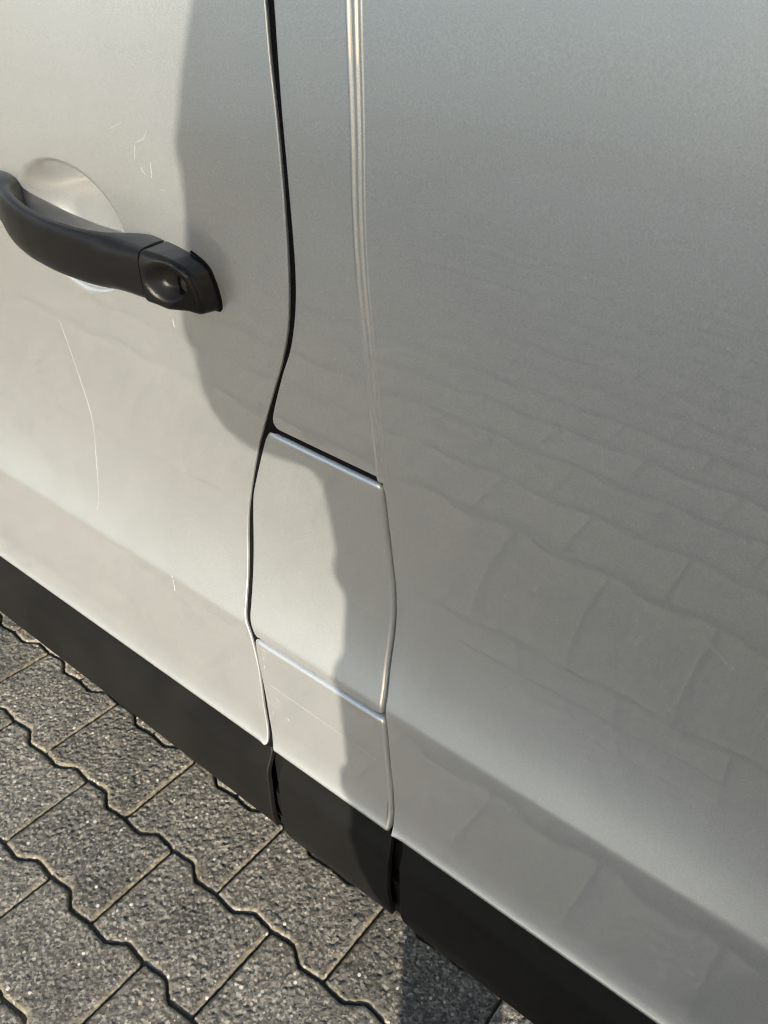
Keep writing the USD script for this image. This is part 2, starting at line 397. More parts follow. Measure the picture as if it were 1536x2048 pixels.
def panel(name, outline, rfun, parent, material=silver, dent=None, dense=None, flange=.016, corner=.004, step=.005, box=(-.05, 1.15, .40, 1.20), lift=0.0):
    """Sheet-metal panel with rolled edges: outline in (X, Z) on the van's side; rfun(X, Z, nx, nz) gives the edge radius."""
    pg = Polygon(outline).buffer(0)
    pg = pg.buffer(-corner).buffer(2 * corner).buffer(-corner) if corner else pg
    ring = np.array(shapely.geometry.polygon.orient(pg).exterior.coords)[:-1]
    ring = resample(ring, .003)
    far = (ring[:, 0] < box[0]) | (ring[:, 0] > box[1]) | (ring[:, 1] > box[3])
    keep = ~far | (np.arange(len(ring)) % 12 == 0)
    ring = ring[keep]
    t = np.roll(ring, -1, 0) - np.roll(ring, 1, 0)
    nr = np.c_[t[:, 1], -t[:, 0]]
    nr /= np.linalg.norm(nr, axis=1, keepdims=True)
    for _ in range(2):
        nr = nr + .5 * (np.roll(nr, 1, 0) + np.roll(nr, -1, 0)); nr /= np.linalg.norm(nr, axis=1, keepdims=True)
    r = np.array([rfun(x, z, a, b) for (x, z), (a, b) in zip(ring, nr)])
    for _ in range(3):
        r = .5 * r + .25 * (np.roll(r, 1) + np.roll(r, -1))
    K = 7
    th = np.linspace(math.pi / 2, 0, K)
    V2, DEP, NO, COS = [], [], [], []
    V2.append(ring - nr * .012); DEP.append(r + flange); NO.append(nr); COS.append(np.zeros(len(ring)))
    V2.append(ring); DEP.append(r + flange * .9); NO.append(nr); COS.append(np.zeros(len(ring)))
    for a in th:
        V2.append(ring - nr * (r * (1 - math.sin(a)))[:, None]); DEP.append(r * (1 - math.cos(a))); NO.append(nr); COS.append(np.full(len(ring), math.cos(a)))
    inner = Polygon(V2[-1]).buffer(0)
    if inner.geom_type != 'Polygon':
        inner = max(inner.geoms, key=lambda g: g.area)
    x0, z0, x1, z1 = inner.bounds
    zr = [z0]
    while zr[-1] < z1:
        z = zr[-1]
        zr.append(z + (.0014 if .58 < z < .60 else .003 if z < .50 or z < .66 else step) if z < box[3] else z + .04)
    zr = np.array(zr)
    xi = np.arange(max(x0, box[0]), min(x1, box[1]), step)
    xo = np.concatenate([np.arange(x0, max(x0, box[0]), .05), xi, np.arange(max(min(x1, box[1]), x0), x1, .05)])
    gx, gz = np.meshgrid(xo, zr)
    g = np.c_[gx.ravel(), gz.ravel()]
    if dense is not None:
        dx, dz = np.meshgrid(np.arange(dense[0], dense[1], .0022), np.arange(dense[2], dense[3], .0022))
        g = g[~((g[:, 0] > dense[0]) & (g[:, 0] < dense[1]) & (g[:, 1] > dense[2]) & (g[:, 1] < dense[3]))]
        g = np.vstack([g, np.c_[dx.ravel(), dz.ravel()]])
    g = g[in_poly(inner.buffer(-.0012), g)]
    n = len(ring)
    top = np.vstack([V2[-1], g])
    tri = Delaunay(top).simplices
    tri = tri[in_poly(inner.buffer(.0001), top[tri].mean(1))]
    a, b, c = top[tri[:, 0]], top[tri[:, 1]], top[tri[:, 2]]
    cr = (b[:, 0] - a[:, 0]) * (c[:, 1] - a[:, 1]) - (b[:, 1] - a[:, 1]) * (c[:, 0] - a[:, 0])
    tri = tri[np.abs(cr) > 1e-10]; cr = cr[np.abs(cr) > 1e-10]
    tri[cr < 0] = tri[cr < 0][:, ::-1]
    L = len(V2)
    xz = np.vstack(V2[:-1] + [top])
    dep = np.concatenate(DEP[:-1] + [DEP[-1], np.zeros(len(g))])
    no = np.vstack(NO + [np.zeros((len(g), 2))])
    cs = np.concatenate(COS + [np.ones(len(g))])
    F = []
    for j in range(L - 1):
        a0 = j * n + np.arange(n); a1 = j * n + (np.arange(n) + 1) % n
        F += [np.c_[a0, a1, a1 + n], np.c_[a0, a1 + n, a0 + n]]
    F.append(tri + (L - 1) * n)
    F = np.vstack(F)
    X, Z = xz.T
    Y = prof(Z) + dep - lift
    gxd, gzd = np.zeros(len(X)), slope(Z)
    if dent is not None:
        e = 2e-4
        Y = Y + dent(X, Z)
        gxd = (dent(X + e, Z) - dent(X - e, Z)) / (2 * e)
        gzd = gzd + (dent(X, Z + e) - dent(X, Z - e)) / (2 * e)
    nf = np.c_[gxd, -np.ones(len(X)), gzd]
    nf /= np.linalg.norm(nf, axis=1, keepdims=True)
    sn = np.sqrt(np.clip(1 - cs ** 2, 0, 1))
    N = nf * cs[:, None] + np.c_[no[:, 0], np.zeros(len(X)), no[:, 1]] * sn[:, None]
    N /= np.linalg.norm(N, axis=1, keepdims=True)
    V = np.c_[X, Y, Z]
    return obj(name, (V, F), material, parent, normals=N)


van = xform('van', loc=(0, 0, 0))
key(van, 'silver panel van with black door handle, fuel flap and black plastic sill', 'van')

door_edge = [(.535, 1.26), (.5500, 1.155), (.5566, 1.1092), (.561, 1.0764), (.5650, 1.0514), (.569, 1.0155), (.5709, .9798), (.5706, .9475), (.5674, .9173), (.5604, .8914), (.5520, .870), (.5424, .8492), (.5167, .7922), (.5021, .7531), (.4912, .7143), (.4878, .6874), (.4886, .6654), (.4930, .6341), (.5005, .600), (.5115, .5795), (.5235, .544), (.533, .4979), (.5403, .4709), (.5450, .4545)]
de = spline(door_edge, 4)
BOT = .4545
RC, RZ, RA, RB, RD = .3230, .9326, .0755, .0512, .046


def recess(X, Z):
    q = np.sqrt(((X - RC) / RA) ** 2 + ((Z - RZ) / RB) ** 2)
    q = np.where(Z < RZ, np.sqrt(((X - RC) / RA) ** 2 + ((Z - RZ) / (RB * 1.15)) ** 2), q)
    d = np.clip(1 - q, 0, 1)
    return RD * (1 - np.exp(-d * d * 24)) * smoothstep(0, .5, d) ** .25 * (1 - .35 * smoothstep(.330, .256, X))


front_door = panel('front_door', [(-.75, 1.26), (-.75, BOT)] + [tuple(p) for p in de[::-1]], lambda x, z, a, b: .0010 if a > .5 else (.004 if b < -.5 else .003), van,
                   dent=recess, dense=(.235, .412, .876, .993))
pl = spline([(.5415, 1.26), (.5565, 1.155), (.563, 1.1096), (.5661, 1.0822), (.5694, 1.0519), (.5736, 1.0148), (.5768, .9696), (.5764, .9419), (.5732, .919), (.5662, .8935), (.555, .869), (.541, .835), (.5364, .8200), (.5407, .8134)], 4)
bead = spline([(.605, 1.26), (.6208, 1.114), (.6275, 1.0533), (.6326, .9826), (.6414, .8988), (.6470, .8122)], 6)
panel('pillar_panel', [tuple(p) for p in pl] + [(.590, .8124), (.6469, .8115)] + [tuple(p) for p in bead[::-1][1:]], lambda x, z, a, b: .0016 if a < -.5 or b < -.5 else .0008, van, corner=.003)
flap_l = spline([(.5283, .8070), (.5167, .7803), (.5031, .7448), (.4960, .7195), (.4941, .6836), (.4978, .6411), (.5058, .6016), (.5122, .5895), (.5182, .5815)], 5)
flap_r = spline([(.6452, .8049), (.6468, .7969), (.6488, .7713), (.6526, .7323), (.6562, .7065), (.6596, .6766), (.661, .6587), (.6640, .6289), (.6697, .6022), (.6739, .5820)], 5)
panel('fuel_flap', [tuple(p) for p in flap_l] + [(.600, .5816)] + [tuple(p) for p in flap_r[::-1]] + [(.586, .8058)], lambda x, z, a, b: .0060 if b > .55 else (.0042 if a > .35 else (.0012 if b < -.6 else .0020)), van, corner=.004)
sill_l = spline([(.5160, .5785), (.5232, .5516), (.5344, .5124), (.5414, .4841), (.5520, .4546)], 5)
sill_r = spline([(.6752, .5782), (.6851, .5352), (.693, .5026), (.6992, .4700), (.7015, .4546)], 5)
panel('sill_panel', [tuple(p) for p in sill_l] + [tuple(p) for p in sill_r[::-1]], lambda x, z, a, b: .0058 if b > .55 else (.0042 if a > .35 else (.004 if b < -.6 else .0016)), van, corner=.003)
side_l = [(x + .0022, z) for x, z in bead[:-1]] + [(.6490, .8110), (.6474, .8050)] + [(x + .0029, z) for x, z in flap_r[1:]] + [(x + .0030, z) for x, z in sill_r] + [(.7066, .4546)]
panel('side_panel', side_l + [(2.3, BOT), (2.3, 1.26)], lambda x, z, a, b: .0012 if a < -.3 else (.004 if b < -.5 else .002), van, corner=0)


def ribbon(pts, prof2d, close=False, seg=None):
    """Sweeps a small cross-section (w across the surface, h out of it) along (X, Z) points on the van's side."""
    p = resample(pts, .004 if seg is None else seg, closed=False)
    t = np.gradient(p, axis=0); t /= np.linalg.norm(t, axis=1, keepdims=True)
    nn = np.c_[t[:, 1], -t[:, 0]]
    Vs = []
    for w, h in prof2d:
        q = p + nn * w
        Vs.append(np.c_[q[:, 0], prof(q[:, 1]) - h, q[:, 1]])
    n, m = len(p), len(prof2d)
    V = np.stack(Vs, 1).reshape(-1, 3)
    F = []
    for i in range(n - 1):
        for j in range(m - 1):
            a = i * m + j
            F += [[a, a + m, a + 1], [a + 1, a + m, a + m + 1]]
    F += [[0, j, j + 1] for j in range(1, m - 1)] + [[(n - 1) * m, (n - 1) * m + j + 1, (n - 1) * m + j] for j in range(1, m - 1)]
    tm = trimesh.Trimesh(V, F, process=False)
    return tm


def half_round(w, h, base=-.001):
    a = np.linspace(0, math.pi, 9)
    return [(-w, base)] + [(-w * math.cos(x), h * math.sin(x)) for x in a] + [(w, base)]


def taper(pts, w0, w1):
    """Offsets the seam's centre line sideways by an amount that shrinks downwards."""
    p = np.asarray(pts)
    k = np.linspace(0, 1, len(p))
    return np.c_[p[:, 0] + w0 * (1 - k) + w1 * k, p[:, 1]]


bead_line = np.vstack([bead, [(.6480, .8088)]])
for w0, w1, h in ((-.0030, -.0020, .0010), (.0028, .0020, .0011)):
    obj('seam_bead', ribbon(taper(bead_line, w0, w1), [(w * .0030, h * math.exp(-(w * 2.1) ** 2) - .0002) for w in np.linspace(-1, 1, 15)], seg=.006), silver, van, smooth=80)
for w0, w1 in ((.0070, .0046),):
    obj('seam_edge', ribbon(taper(bead_line, w0, w1), [(w * .0018, .0005 * math.exp(-(w * 2.1) ** 2) - .0001) for w in np.linspace(-1, 1, 9)], seg=.006), silver, van, smooth=80)

# what lies behind the gaps
def wall(x0, x1, z0, z1, d0, d1):
    """A slab that follows the van's side between depths d0 and d1."""
    zz = np.linspace(z0, z1, 60)
    V, F = [], []
    for x in (x0, x1):
        for d in (d0, d1):
            V += [(x, max(prof(z), prof(.47)) + d, z) for z in zz]
    n = 60
    A, B, Cc, Dd = 0, n, 2 * n, 3 * n
    for i in range(n - 1):
        for p, q in ((A, Cc), (Dd, B), (B, A), (Cc, Dd)):
            F += [[p + i, q + i, q + i + 1], [p + i, q + i + 1, p + i + 1]]
    F += [[A, B, Dd], [A, Dd, Cc], [A + n - 1, Cc + n - 1, Dd + n - 1], [A + n - 1, Dd + n - 1, B + n - 1]]
    return trimesh.Trimesh(V, F, process=False)


obj('inner_frame', wall(-.7, 2.25, .345, 1.25, .064, .085), black_body, van, smooth=40)
# rubber seal in the door gap, and small fittings that show in it
gap_mid = spline([(.540, 1.25), (.5600, 1.109), (.5636, 1.0790), (.5672, 1.0514), (.5713, 1.0150), (.5738, .9740), (.5735, .9440), (.5703, .9180), (.5633, .8925), (.5535, .8695), (.5418, .8420), (.5320, .8180), (.5167, .7860), (.5027, .7490), (.4936, .7170), (.4910, .6850), (.4932, .6530), (.4976, .6240), (.5050, .598), (.5120, .5850), (.5200, .5516), (.5335, .5124), (.5405, .4841), (.5480, .4560)], 5)
seal = ribbon(gap_mid, [(w, h - .0034) for w, h in half_round(.0080, .0010, -.008)], seg=.004)
obj('door_seal', seal, rubber, van)
obj('flap_seal', ribbon([(.5275, .8112), (.5860, .8098), (.6490, .8088)], [(w, h - .0046) for w, h in half_round(.0062, .0010, -.008)]), rubber, van)
fit = ribbon([(.5128, .7815), (.5030, .7530)], [(w, h - .006) for w, h in half_round(.0022, .0012, -.004)])
obj('hinge_cover', fit, beige, van)

# black plastic cladding along the sill
def cladding(name, poly, lip=.0035):
    """Polygon in (X, Z), nearly upright, with a rolled top lip and a rolled bottom."""
    pg = Polygon(poly).buffer(-.002).buffer(.002)
    ring = resample(np.array(shapely.geometry.polygon.orient(pg).exterior.coords)[:-1], .006)
    t = np.roll(ring, -1, 0) - np.roll(ring, 1, 0)
    nr = np.c_[t[:, 1], -t[:, 0]]; nr /= np.linalg.norm(nr, axis=1, keepdims=True)
    r = np.where(nr[:, 1] > .6, .0035, np.where(nr[:, 1] < -.6, .007, .0018))
    def yb(z):
        return prof(BOT) + .0030 - .010 * smoothstep(.455, .425, z) - .004 * smoothstep(.43, .36, z) + .006 * smoothstep(.375, .345, z)
    V, F = [], []
    n = len(ring)
    lay = [(.004, None)] + [(0, None)] + [(1 - math.sin(a), 1 - math.cos(a)) for a in np.linspace(math.pi / 2, 0, 6)]
    for q, (i_, d_) in enumerate(lay):
        if d_ is None:
            p = ring - nr * i_; d = r + .004
        else:
            p = ring - nr * (r * i_)[:, None]; d = r * d_
        V.append(np.c_[p[:, 0], yb(p[:, 1]) + d, p[:, 1]])
    inn = np.array(V[-1])[:, [0, 2]]
    ip = Polygon(inn).buffer(0)
    x0, z0, x1, z1 = ip.bounds
    gx, gz = np.meshgrid(np.arange(x0, x1, .012 if x1 - x0 < 1 else .03), np.arange(z0, z1, .005))
    g = np.c_[gx.ravel(), gz.ravel()]; g = g[in_poly(ip.buffer(-.002), g)]
    top = np.vstack([inn, g])
    tri = Delaunay(top).simplices
    tri = tri[in_poly(ip.buffer(.0001), top[tri].mean(1))]
    a, b, c = top[tri[:, 0]], top[tri[:, 1]], top[tri[:, 2]]
    cr = (b[:, 0] - a[:, 0]) * (c[:, 1] - a[:, 1]) - (b[:, 1] - a[:, 1]) * (c[:, 0] - a[:, 0])
    tri[cr < 0] = tri[cr < 0][:, ::-1]
    for j in range(len(lay) - 1):
        a0 = j * n + np.arange(n); a1 = j * n + (np.arange(n) + 1) % n
        F += [np.c_[a0, a1, a1 + n], np.c_[a0, a1 + n, a0 + n]]
    F.append(tri + (len(lay) - 1) * n)
    V = np.vstack(V[:-1] + [np.c_[top[:, 0], yb(top[:, 1]), top[:, 1]]])
    return obj(name, trimesh.Trimesh(V, np.vstack(F), process=False), plastic, van, smooth=50)


CT = .4560
cladding('sill_cladding', [(-.75, CT), (-.75, .366), (.5640, .3600), (.5730, .3620), (.5660, .3760), (.5600, .4000), (.5545, .4240), (.5515, .4480), (.5500, CT)])
cladding('sill_cladding', [(.5580, CT), (.5612, .4630), (.5663, .4421), (.5705, .4188), (.5771, .3890), (.5829, .3648), (.5900, .3520), (.6000, .3520), (.7220, .3560), (.7255, .3620), (.7162, .3886), (.7098, .4331), (.7055, .4480), (.7040, CT)])
cladding('sill_cladding', [(.7118, CT - .001), (.7140, .4560), (.7188, .4466), (.7241, .4222), (.7330, .3741), (.7398, .3588), (.7480, .3540), (2.3, .3540), (2.3, CT - .001)])
key(stage.GetPrimAtPath('/World/van/sill_cladding_001'), 'short middle piece of black cladding under the fuel flap')

# the rest of the van's body, out of the picture
def slab(x0, x1, y0, y1, z0, z1):
    b = trimesh.creation.box((x1 - x0, y1 - y0, z1 - z0)); b.apply_translation(((x0 + x1) / 2, (y0 + y1) / 2, (z0 + z1) / 2)); return b


def upper(name, x0, x1, mtl, d=0.0):
    zz = np.linspace(1.265, 1.86, 24)
    V = [(x, prof(z) + d + o, z) for x in (x0, x1) for o in (0, .03) for z in zz]
    n = 24; F = []
    for i in range(n - 1):
        for p, q in ((0, 2 * n), (3 * n, n), (n, 0), (2 * n, 3 * n)):
            F += [[p + i, q + i, q + i + 1], [p + i, q + i + 1, p + i + 1]]
    F += [[0, n, 3 * n], [0, 3 * n, 2 * n], [n - 1, 3 * n - 1, 4 * n - 1], [n - 1, 4 * n - 1, 2 * n - 1]]
    return obj(name, trimesh.Trimesh(V, F, process=False), mtl, van, smooth=40)


upper('door_window', -.70, .470, window_glass, .006)
upper('door_pillar', .477, .532, silver)
upper('upper_side_panel', .545, 2.3, silver)
body = slab(-.72, 2.27, .25, 1.75, .37, 1.90)
obj('sill_core', trimesh.util.concatenate([slab(-.72, 2.27, -.030, .10, .392, .452), slab(-.72, 2.27, -.040, .10, .347, .391)]), black_body, van, smooth=False)
obj('body_shell', body, silver, van, smooth=False)
obj('underbody', slab(-.70, 2.25, .02, 1.70, .33, .365), black_body, van, smooth=False)
roof = slab(-.74, 2.29, .17, 1.80, 1.865, 1.93)
obj('roof', roof, silver, van, smooth=False)

# ------------------------------------------------------------------ door handle
HX = [0.1919, 0.2093, 0.2267, 0.244, 0.257, 0.27, 0.2917, 0.3264, 0.3611, 0.3872, 0.4089, 0.4219, 0.4349, 0.4488]
HF = [-0.058, -0.0632, -0.0684, -0.0753, -0.0806, -0.0858, -0.0927, -0.0992, -0.1014, -0.1005, -0.0983, -0.0962, -0.0931, -0.0905]
HB = [-0.0476, -0.0476, -0.0476, -0.0484, -0.0528, -0.0667, -0.078, -0.0858, -0.0879, -0.0858, -0.0771, -0.058, -0.0493, -0.0493]
HT = [0.9474, 0.9552, 0.9586, 0.9595, 0.9586, 0.956, 0.9534, 0.9495, 0.9482, 0.9482, 0.9487, 0.9487, 0.9478, 0.9465]
HL = [0.9274, 0.9205, 0.9161, 0.9135, 0.9118, 0.91, 0.9083, 0.9066, 0.9057, 0.9057, 0.9057, 0.9057, 0.9057, 0.9057]


def skew(t):
    """The joint between grip and lock cap leans: its front lies further back along the van."""
    v = np.array(t.vertices)
    w = smoothstep(.408, .4488, v[:, 0]) * (1 - smoothstep(.4523, .4904, v[:, 0]))
    v[:, 0] -= .32 * (v[:, 1] + .0736) * w
    v[:, 1] += prof(v[:, 2]) - prof(.915)
    return trimesh.Trimesh(v, t.faces, process=False)


def loft(xs, fr, bk, tp, lw, n=40, rows=80, power=3.2, ridge=True):
    x = np.linspace(xs[0], xs[-1], rows)
    from scipy.interpolate import PchipInterpolator as P
    f, b, t, l = (P(xs, a)(x) for a in (fr, bk, tp, lw))
    V = []
    for i in range(rows):
        cy, cz, hy, hz = (f[i] + b[i]) / 2, (t[i] + l[i]) / 2, (b[i] - f[i]) / 2, (t[i] - l[i]) / 2
        a = np.linspace(0, 2 * math.pi, n, endpoint=False)
        c, s = np.cos(a), np.sin(a)
        ex = 2 / (power + 1.6 * float(smoothstep(.41, .445, x[i])))
        yy = np.sign(c) * np.abs(c) ** ex * hy; zz = np.sign(s) * np.abs(s) ** ex * hz
        # the top of the grip slopes down towards the front
        front = np.clip(-yy / max(hy, 1e-6), 0, 1)
        we = float(smoothstep(.415, .4488, x[i]))
        zz = np.where(zz > 0, zz * (1 - (.13 - .06 * we) * front ** 2), zz * (1 - (.10 - .06 * we) * front ** 2))
        V.append(np.c_[np.full(n, x[i]), cy + yy, cz + zz])
    V = np.vstack(V); F = []
    for i in range(rows - 1):
        for j in range(n):
            a0, a1 = i * n + j, i * n + (j + 1) % n
            F += [[a0, a1, a1 + n], [a0, a1 + n, a0 + n]]
    c0 = V[:n].mean(0); c1 = V[-n:].mean(0); V = np.vstack([V, c0, c1]); k = len(V)
    for j in range(n):
        F += [[k - 2, (j + 1) % n, j], [k - 1, (rows - 1) * n + j, (rows - 1) * n + (j + 1) % n]]
    tm = trimesh.Trimesh(V, F, process=False)
    tm.fix_normals()
    return tm


grip = loft(HX, HF, HB, HT, HL)
obj('door_handle', skew(grip), handle_mat, front_door, smooth=50)

LX, LZ = .4815, .9247
cap_pg = Polygon([(0.4491, 0.9458), (0.4627, 0.9446), (0.4761, 0.9421), (0.4861, 0.9382), (0.4917, 0.934), (0.4955, 0.9248), (0.4982, 0.913), (0.4972, 0.905), (0.4939, 0.9041), (0.4861, 0.905), (0.4687, 0.9034), (0.4491, 0.9072)]).buffer(-.003).buffer(.003)


def cap_mesh():
    ring = resample(np.array(shapely.geometry.polygon.orient(cap_pg).exterior.coords)[:-1], .0016)
    t = np.roll(ring, -1, 0) - np.roll(ring, 1, 0)
    nr = np.c_[t[:, 1], -t[:, 0]]; nr /= np.linalg.norm(nr, axis=1, keepdims=True)
    for _ in range(6):
        nr = nr + .5 * (np.roll(nr, 1, 0) + np.roll(nr, -1, 0)); nr /= np.linalg.norm(nr, axis=1, keepdims=True)
    r = np.where(nr[:, 0] < -.8, .0006, np.where(nr[:, 1] > .5, .0050, np.where(nr[:, 0] > .3, .0048, .0030)))
    for _ in range(8):
        r = .5 * r + .25 * (np.roll(r, 1) + np.roll(r, -1))
    def front(x, z):
        base = np.interp(x, [0.4488, 0.4731, 0.5], [-0.0905, -0.0827, -0.0732])
        base = base + .003 * smoothstep(.934, .948, z)
        # the thumb-sized hollow round the lock, deepest towards its right
        u = (x - 0.4696) / .0200; w = (z - 0.9252) / .0158
        q = np.sqrt(u * u + w * w)
        d = .0100 * (1 - smoothstep(.25, 1.0, q))
        ql = np.hypot(x - LX, z - LZ)
        return base + d, ql
    lay = [(1 - math.sin(a), 1 - math.cos(a)) for a in np.linspace(math.pi / 2, 0, 8)]
    n = len(ring); V = []
    for i_, d_ in [(0, None)] + lay:
        p = ring - nr * (r * i_)[:, None]
        y = np.full(n, -.049) if d_ is None else front(p[:, 0], p[:, 1])[0] + r * d_
        V.append(np.c_[p[:, 0], y, p[:, 1]])
    inn = V[-1][:, [0, 2]]; ip = Polygon(inn).buffer(0)
    hole = shapely.geometry.Point(LX, LZ).buffer(.0076, quad_segs=10)
    hr = np.array(hole.exterior.coords)[:-1]
    x0, z0, x1, z1 = ip.bounds
    gx, gz = np.meshgrid(np.arange(x0, x1, .0013), np.arange(z0, z1, .0013))
    g = np.c_[gx.ravel(), gz.ravel()]
    ok = ip.buffer(-.0008).difference(hole.buffer(.0008))
    g = g[in_poly(ok, g)]
    top = np.vstack([inn, hr, g])
    tri = Delaunay(top).simplices
    tri = tri[in_poly(ip.buffer(.0001).difference(hole.buffer(-.0002)), top[tri].mean(1))]
    a, b, c = top[tri[:, 0]], top[tri[:, 1]], top[tri[:, 2]]
    cr = (b[:, 0] - a[:, 0]) * (c[:, 1] - a[:, 1]) - (b[:, 1] - a[:, 1]) * (c[:, 0] - a[:, 0])
    tri[cr < 0] = tri[cr < 0][:, ::-1]
    F = []
    L = len(V)
    for j in range(L - 1):
        a0 = j * n + np.arange(n); a1 = j * n + (np.arange(n) + 1) % n
        F += [np.c_[a0, a1, a1 + n], np.c_[a0, a1 + n, a0 + n]]
    F.append(tri + (L - 1) * n)
    Yt = front(top[:, 0], top[:, 1])[0]
    V = np.vstack(V[:-1] + [np.c_[top[:, 0], Yt, top[:, 1]]])
    # the wall of the lock's hole
    h0 = (L - 1) * n + n
    nh = len(hr); yd = front(hr[:, 0], hr[:, 1])[0]
    base = len(V)
    V = np.vstack([V, np.c_[hr[:, 0], yd + .012, hr[:, 1]]])
    or_ = shapely.geometry.polygon.orient(Polygon(hr)).exterior.is_ccw
    for j in range(nh):
        a0, a1 = h0 + j, h0 + (j + 1) % nh
        F.append(np.array([[a0, a1, base + (j + 1) % nh], [a0, base + (j + 1) % nh, base + j]]))
    return trimesh.Trimesh(V, np.vstack(F), process=False), float(yd.mean())


capm, lock_y = cap_mesh()
obj('lock_cap', skew(capm), handle_mat, front_door, smooth=40)
cyl = m3.Manifold.cylinder(.006, .0073, .0073, 40).rotate((90, 0, 0)) - m3.Manifold.cube((.0016, .004, .0095), True).rotate((0, 12, 0)).translate((0, -.006, 0))
obj('lock_cylinder', cyl.translate((LX, lock_y + .0116 + float(prof(LZ) - prof(.915)), LZ)), steel, front_door, smooth=40)
# thin gasket between handle and door
gk = cap_pg.buffer(.0010)
for pgk in ([gk]):
    ring = resample(np.array(shapely.geometry.polygon.orient(pgk).exterior.coords)[:-1], .003)
    ring = ring[ring[:, 0] > .472]
    k0 = int(np.argmax(np.hypot(*np.diff(np.vstack([ring, ring[:1]]), axis=0).T)))
    ring = np.roll(ring, -(k0 + 1), 0)
    obj('handle_gasket', ribbon(ring, half_round(.0011, .0012)), rubber, front_door)

# ------------------------------------------------------------------ scratches, chips and dirt marks in the paint
door_marks = [([(.4246, 1.0117), (.4347, 1.0157), (.4396, 1.0216)], .00022), ([(.4242, 1.01), (.4214, .9993)], .00018), ([(.3956, 1.0163), (.4113, 1.0227)], .00016),
              ([(.440, 1.0008), (.4391, .9886)], .00014), ([(.2575, .826), (.2599, .7609)], .00014), ([(.2599, .7609), (.262, .7204), (.259, .6738)], .00024), ([(.259, .6738), (.2611, .6535)], .00042),
              ([(.2611, .6535), (.2692, .6103)], .00014), ([(.4004, .5879), (.4013, .5743)], .0005), ([(.3975, .592), (.3985, .5895)], .0006),
              ([(.4355, .8786), (.4354, .8719)], .0004), ([(.5552, .937), (.5566, .9359)], .0006), ([(.557, .9356), (.5607, .9304)], .00016),
              ([(.5001, .867), (.5004, .8636)], .0003), ([(.446, .983), (.452, .9835)], .00018), ([(.428, .995), (.432, .991)], .00018)]


def scratch(pts, w, mtl, parent):
    """A broken hairline: short runs of uneven width with gaps between them."""
    p = spline(np.array(pts), 6) if len(pts) > 2 else np.array(pts)
    p = resample(p, .0016, closed=False)
    if len(p) < 6:
        runs = [p]
    else:
        runs, i = [], 0
        while i < len(p) - 2:
            n = int(rng.integers(3, 9)); runs.append(p[i:i + n + 1]); i += n + int(rng.random() < .45)
    ms = []
    for q in runs:
        if len(q) > 1:
            k = w * rng.uniform(.25, .75)
            ms.append(ribbon(q + rng.normal(0, .00008, 2), [(-k, -.0003), (-k * .6, .0001), (k * .6, .0001), (k, -.0003)], seg=.0016))
    obj('scratch', trimesh.util.concatenate(ms), mtl, parent)


for pts, w in door_marks:
    scratch(pts, w, chip, front_door)
scratch([(.5231, .8329), (.5284, .8316)], .0002, dark_chip, front_door)
sillp = stage.GetPrimAtPath('/World/van/sill_panel')
sm_ = [([(.5293, .5713), (.5300, .5690)], .0008), ([(.5300, .562), (.5303, .559)], .0004), ([(.5310, .553), (.5316, .549)], .0004), ([(.5396, .5325), (.6051, .5302), (.6776, .527)], .00018),
       ([(.548, .520), (.556, .5185)], .0004), ([(.545, .500), (.5465, .4975)], .0006), ([(.565, .505), (.567, .502)], .0005)]
for pts, w in sm_:
    scratch(pts, w * .75, chip, sillp)
sidep = stage.GetPrimAtPath('/World/van/side_panel')
for pts, w in [([(.7128, .9144), (.7148, .913)], .0005), ([(.7973, .8709), (.7986, .8668)], .00035), ([(.953, .6901), (.9559, .6895)], .0005)]:
    scratch(pts, w, chip, sidep)
for q in range(40):        # a scuffed smear
    t = rng.uniform(0, 1); x = .8977 + .0209 * t + rng.normal(0, .0009); z = .7988 - .0095 * t ** 1.4 + rng.normal(0, .0016)
    w = rng.uniform(.0002, .0006)
    obj('scratch', ribbon(np.array([(x, z), (x + rng.uniform(.0006, .0016), z - rng.uniform(.0003, .0012))]), [(-w, -.0003), (-w * .6, .0001), (w * .6, .0001), (w, -.0003)], seg=.001), chip, sidep)

# ------------------------------------------------------------------ the photographer, standing behind the camera
cloth = plain('dark_jacket', (0.035, 0.037, 0.042), 0.85, spec=0.2)
trouser = plain('dark_trousers', (0.03, 0.033, 0.045), 0.85, spec=0.2)
skin = plain('skin', (0.50, 0.33, 0.25), 0.5)
hairm = plain('brown_hair', (0.05, 0.035, 0.025), 0.6)
shoe_m = plain('dark_shoes', (0.03, 0.03, 0.03), 0.5)
phone_m = plain('phone_case', (0.02, 0.02, 0.022), 0.3)


def chain(joints, extra=()):
    parts = []
    for a, b in zip(joints[:-1], joints[1:]):
        s1 = m3.Manifold.sphere(a[1], 20).translate(tuple(a[0])); s2 = m3.Manifold.sphere(b[1], 20).translate(tuple(b[0]))
        parts.append(m3.Manifold.batch_hull([s1, s2]))
    return parts


def finish(parts, length=.02, it=12):
    m = m3.Manifold.batch_boolean(parts, m3.OpType.Add).refine_to_length(length)
    mm = m.to_mesh()
    t = trimesh.Trimesh(mm.vert_properties[:, :3], mm.tri_verts)
    trimesh.smoothing.filter_taubin(t, iterations=it)
    return t


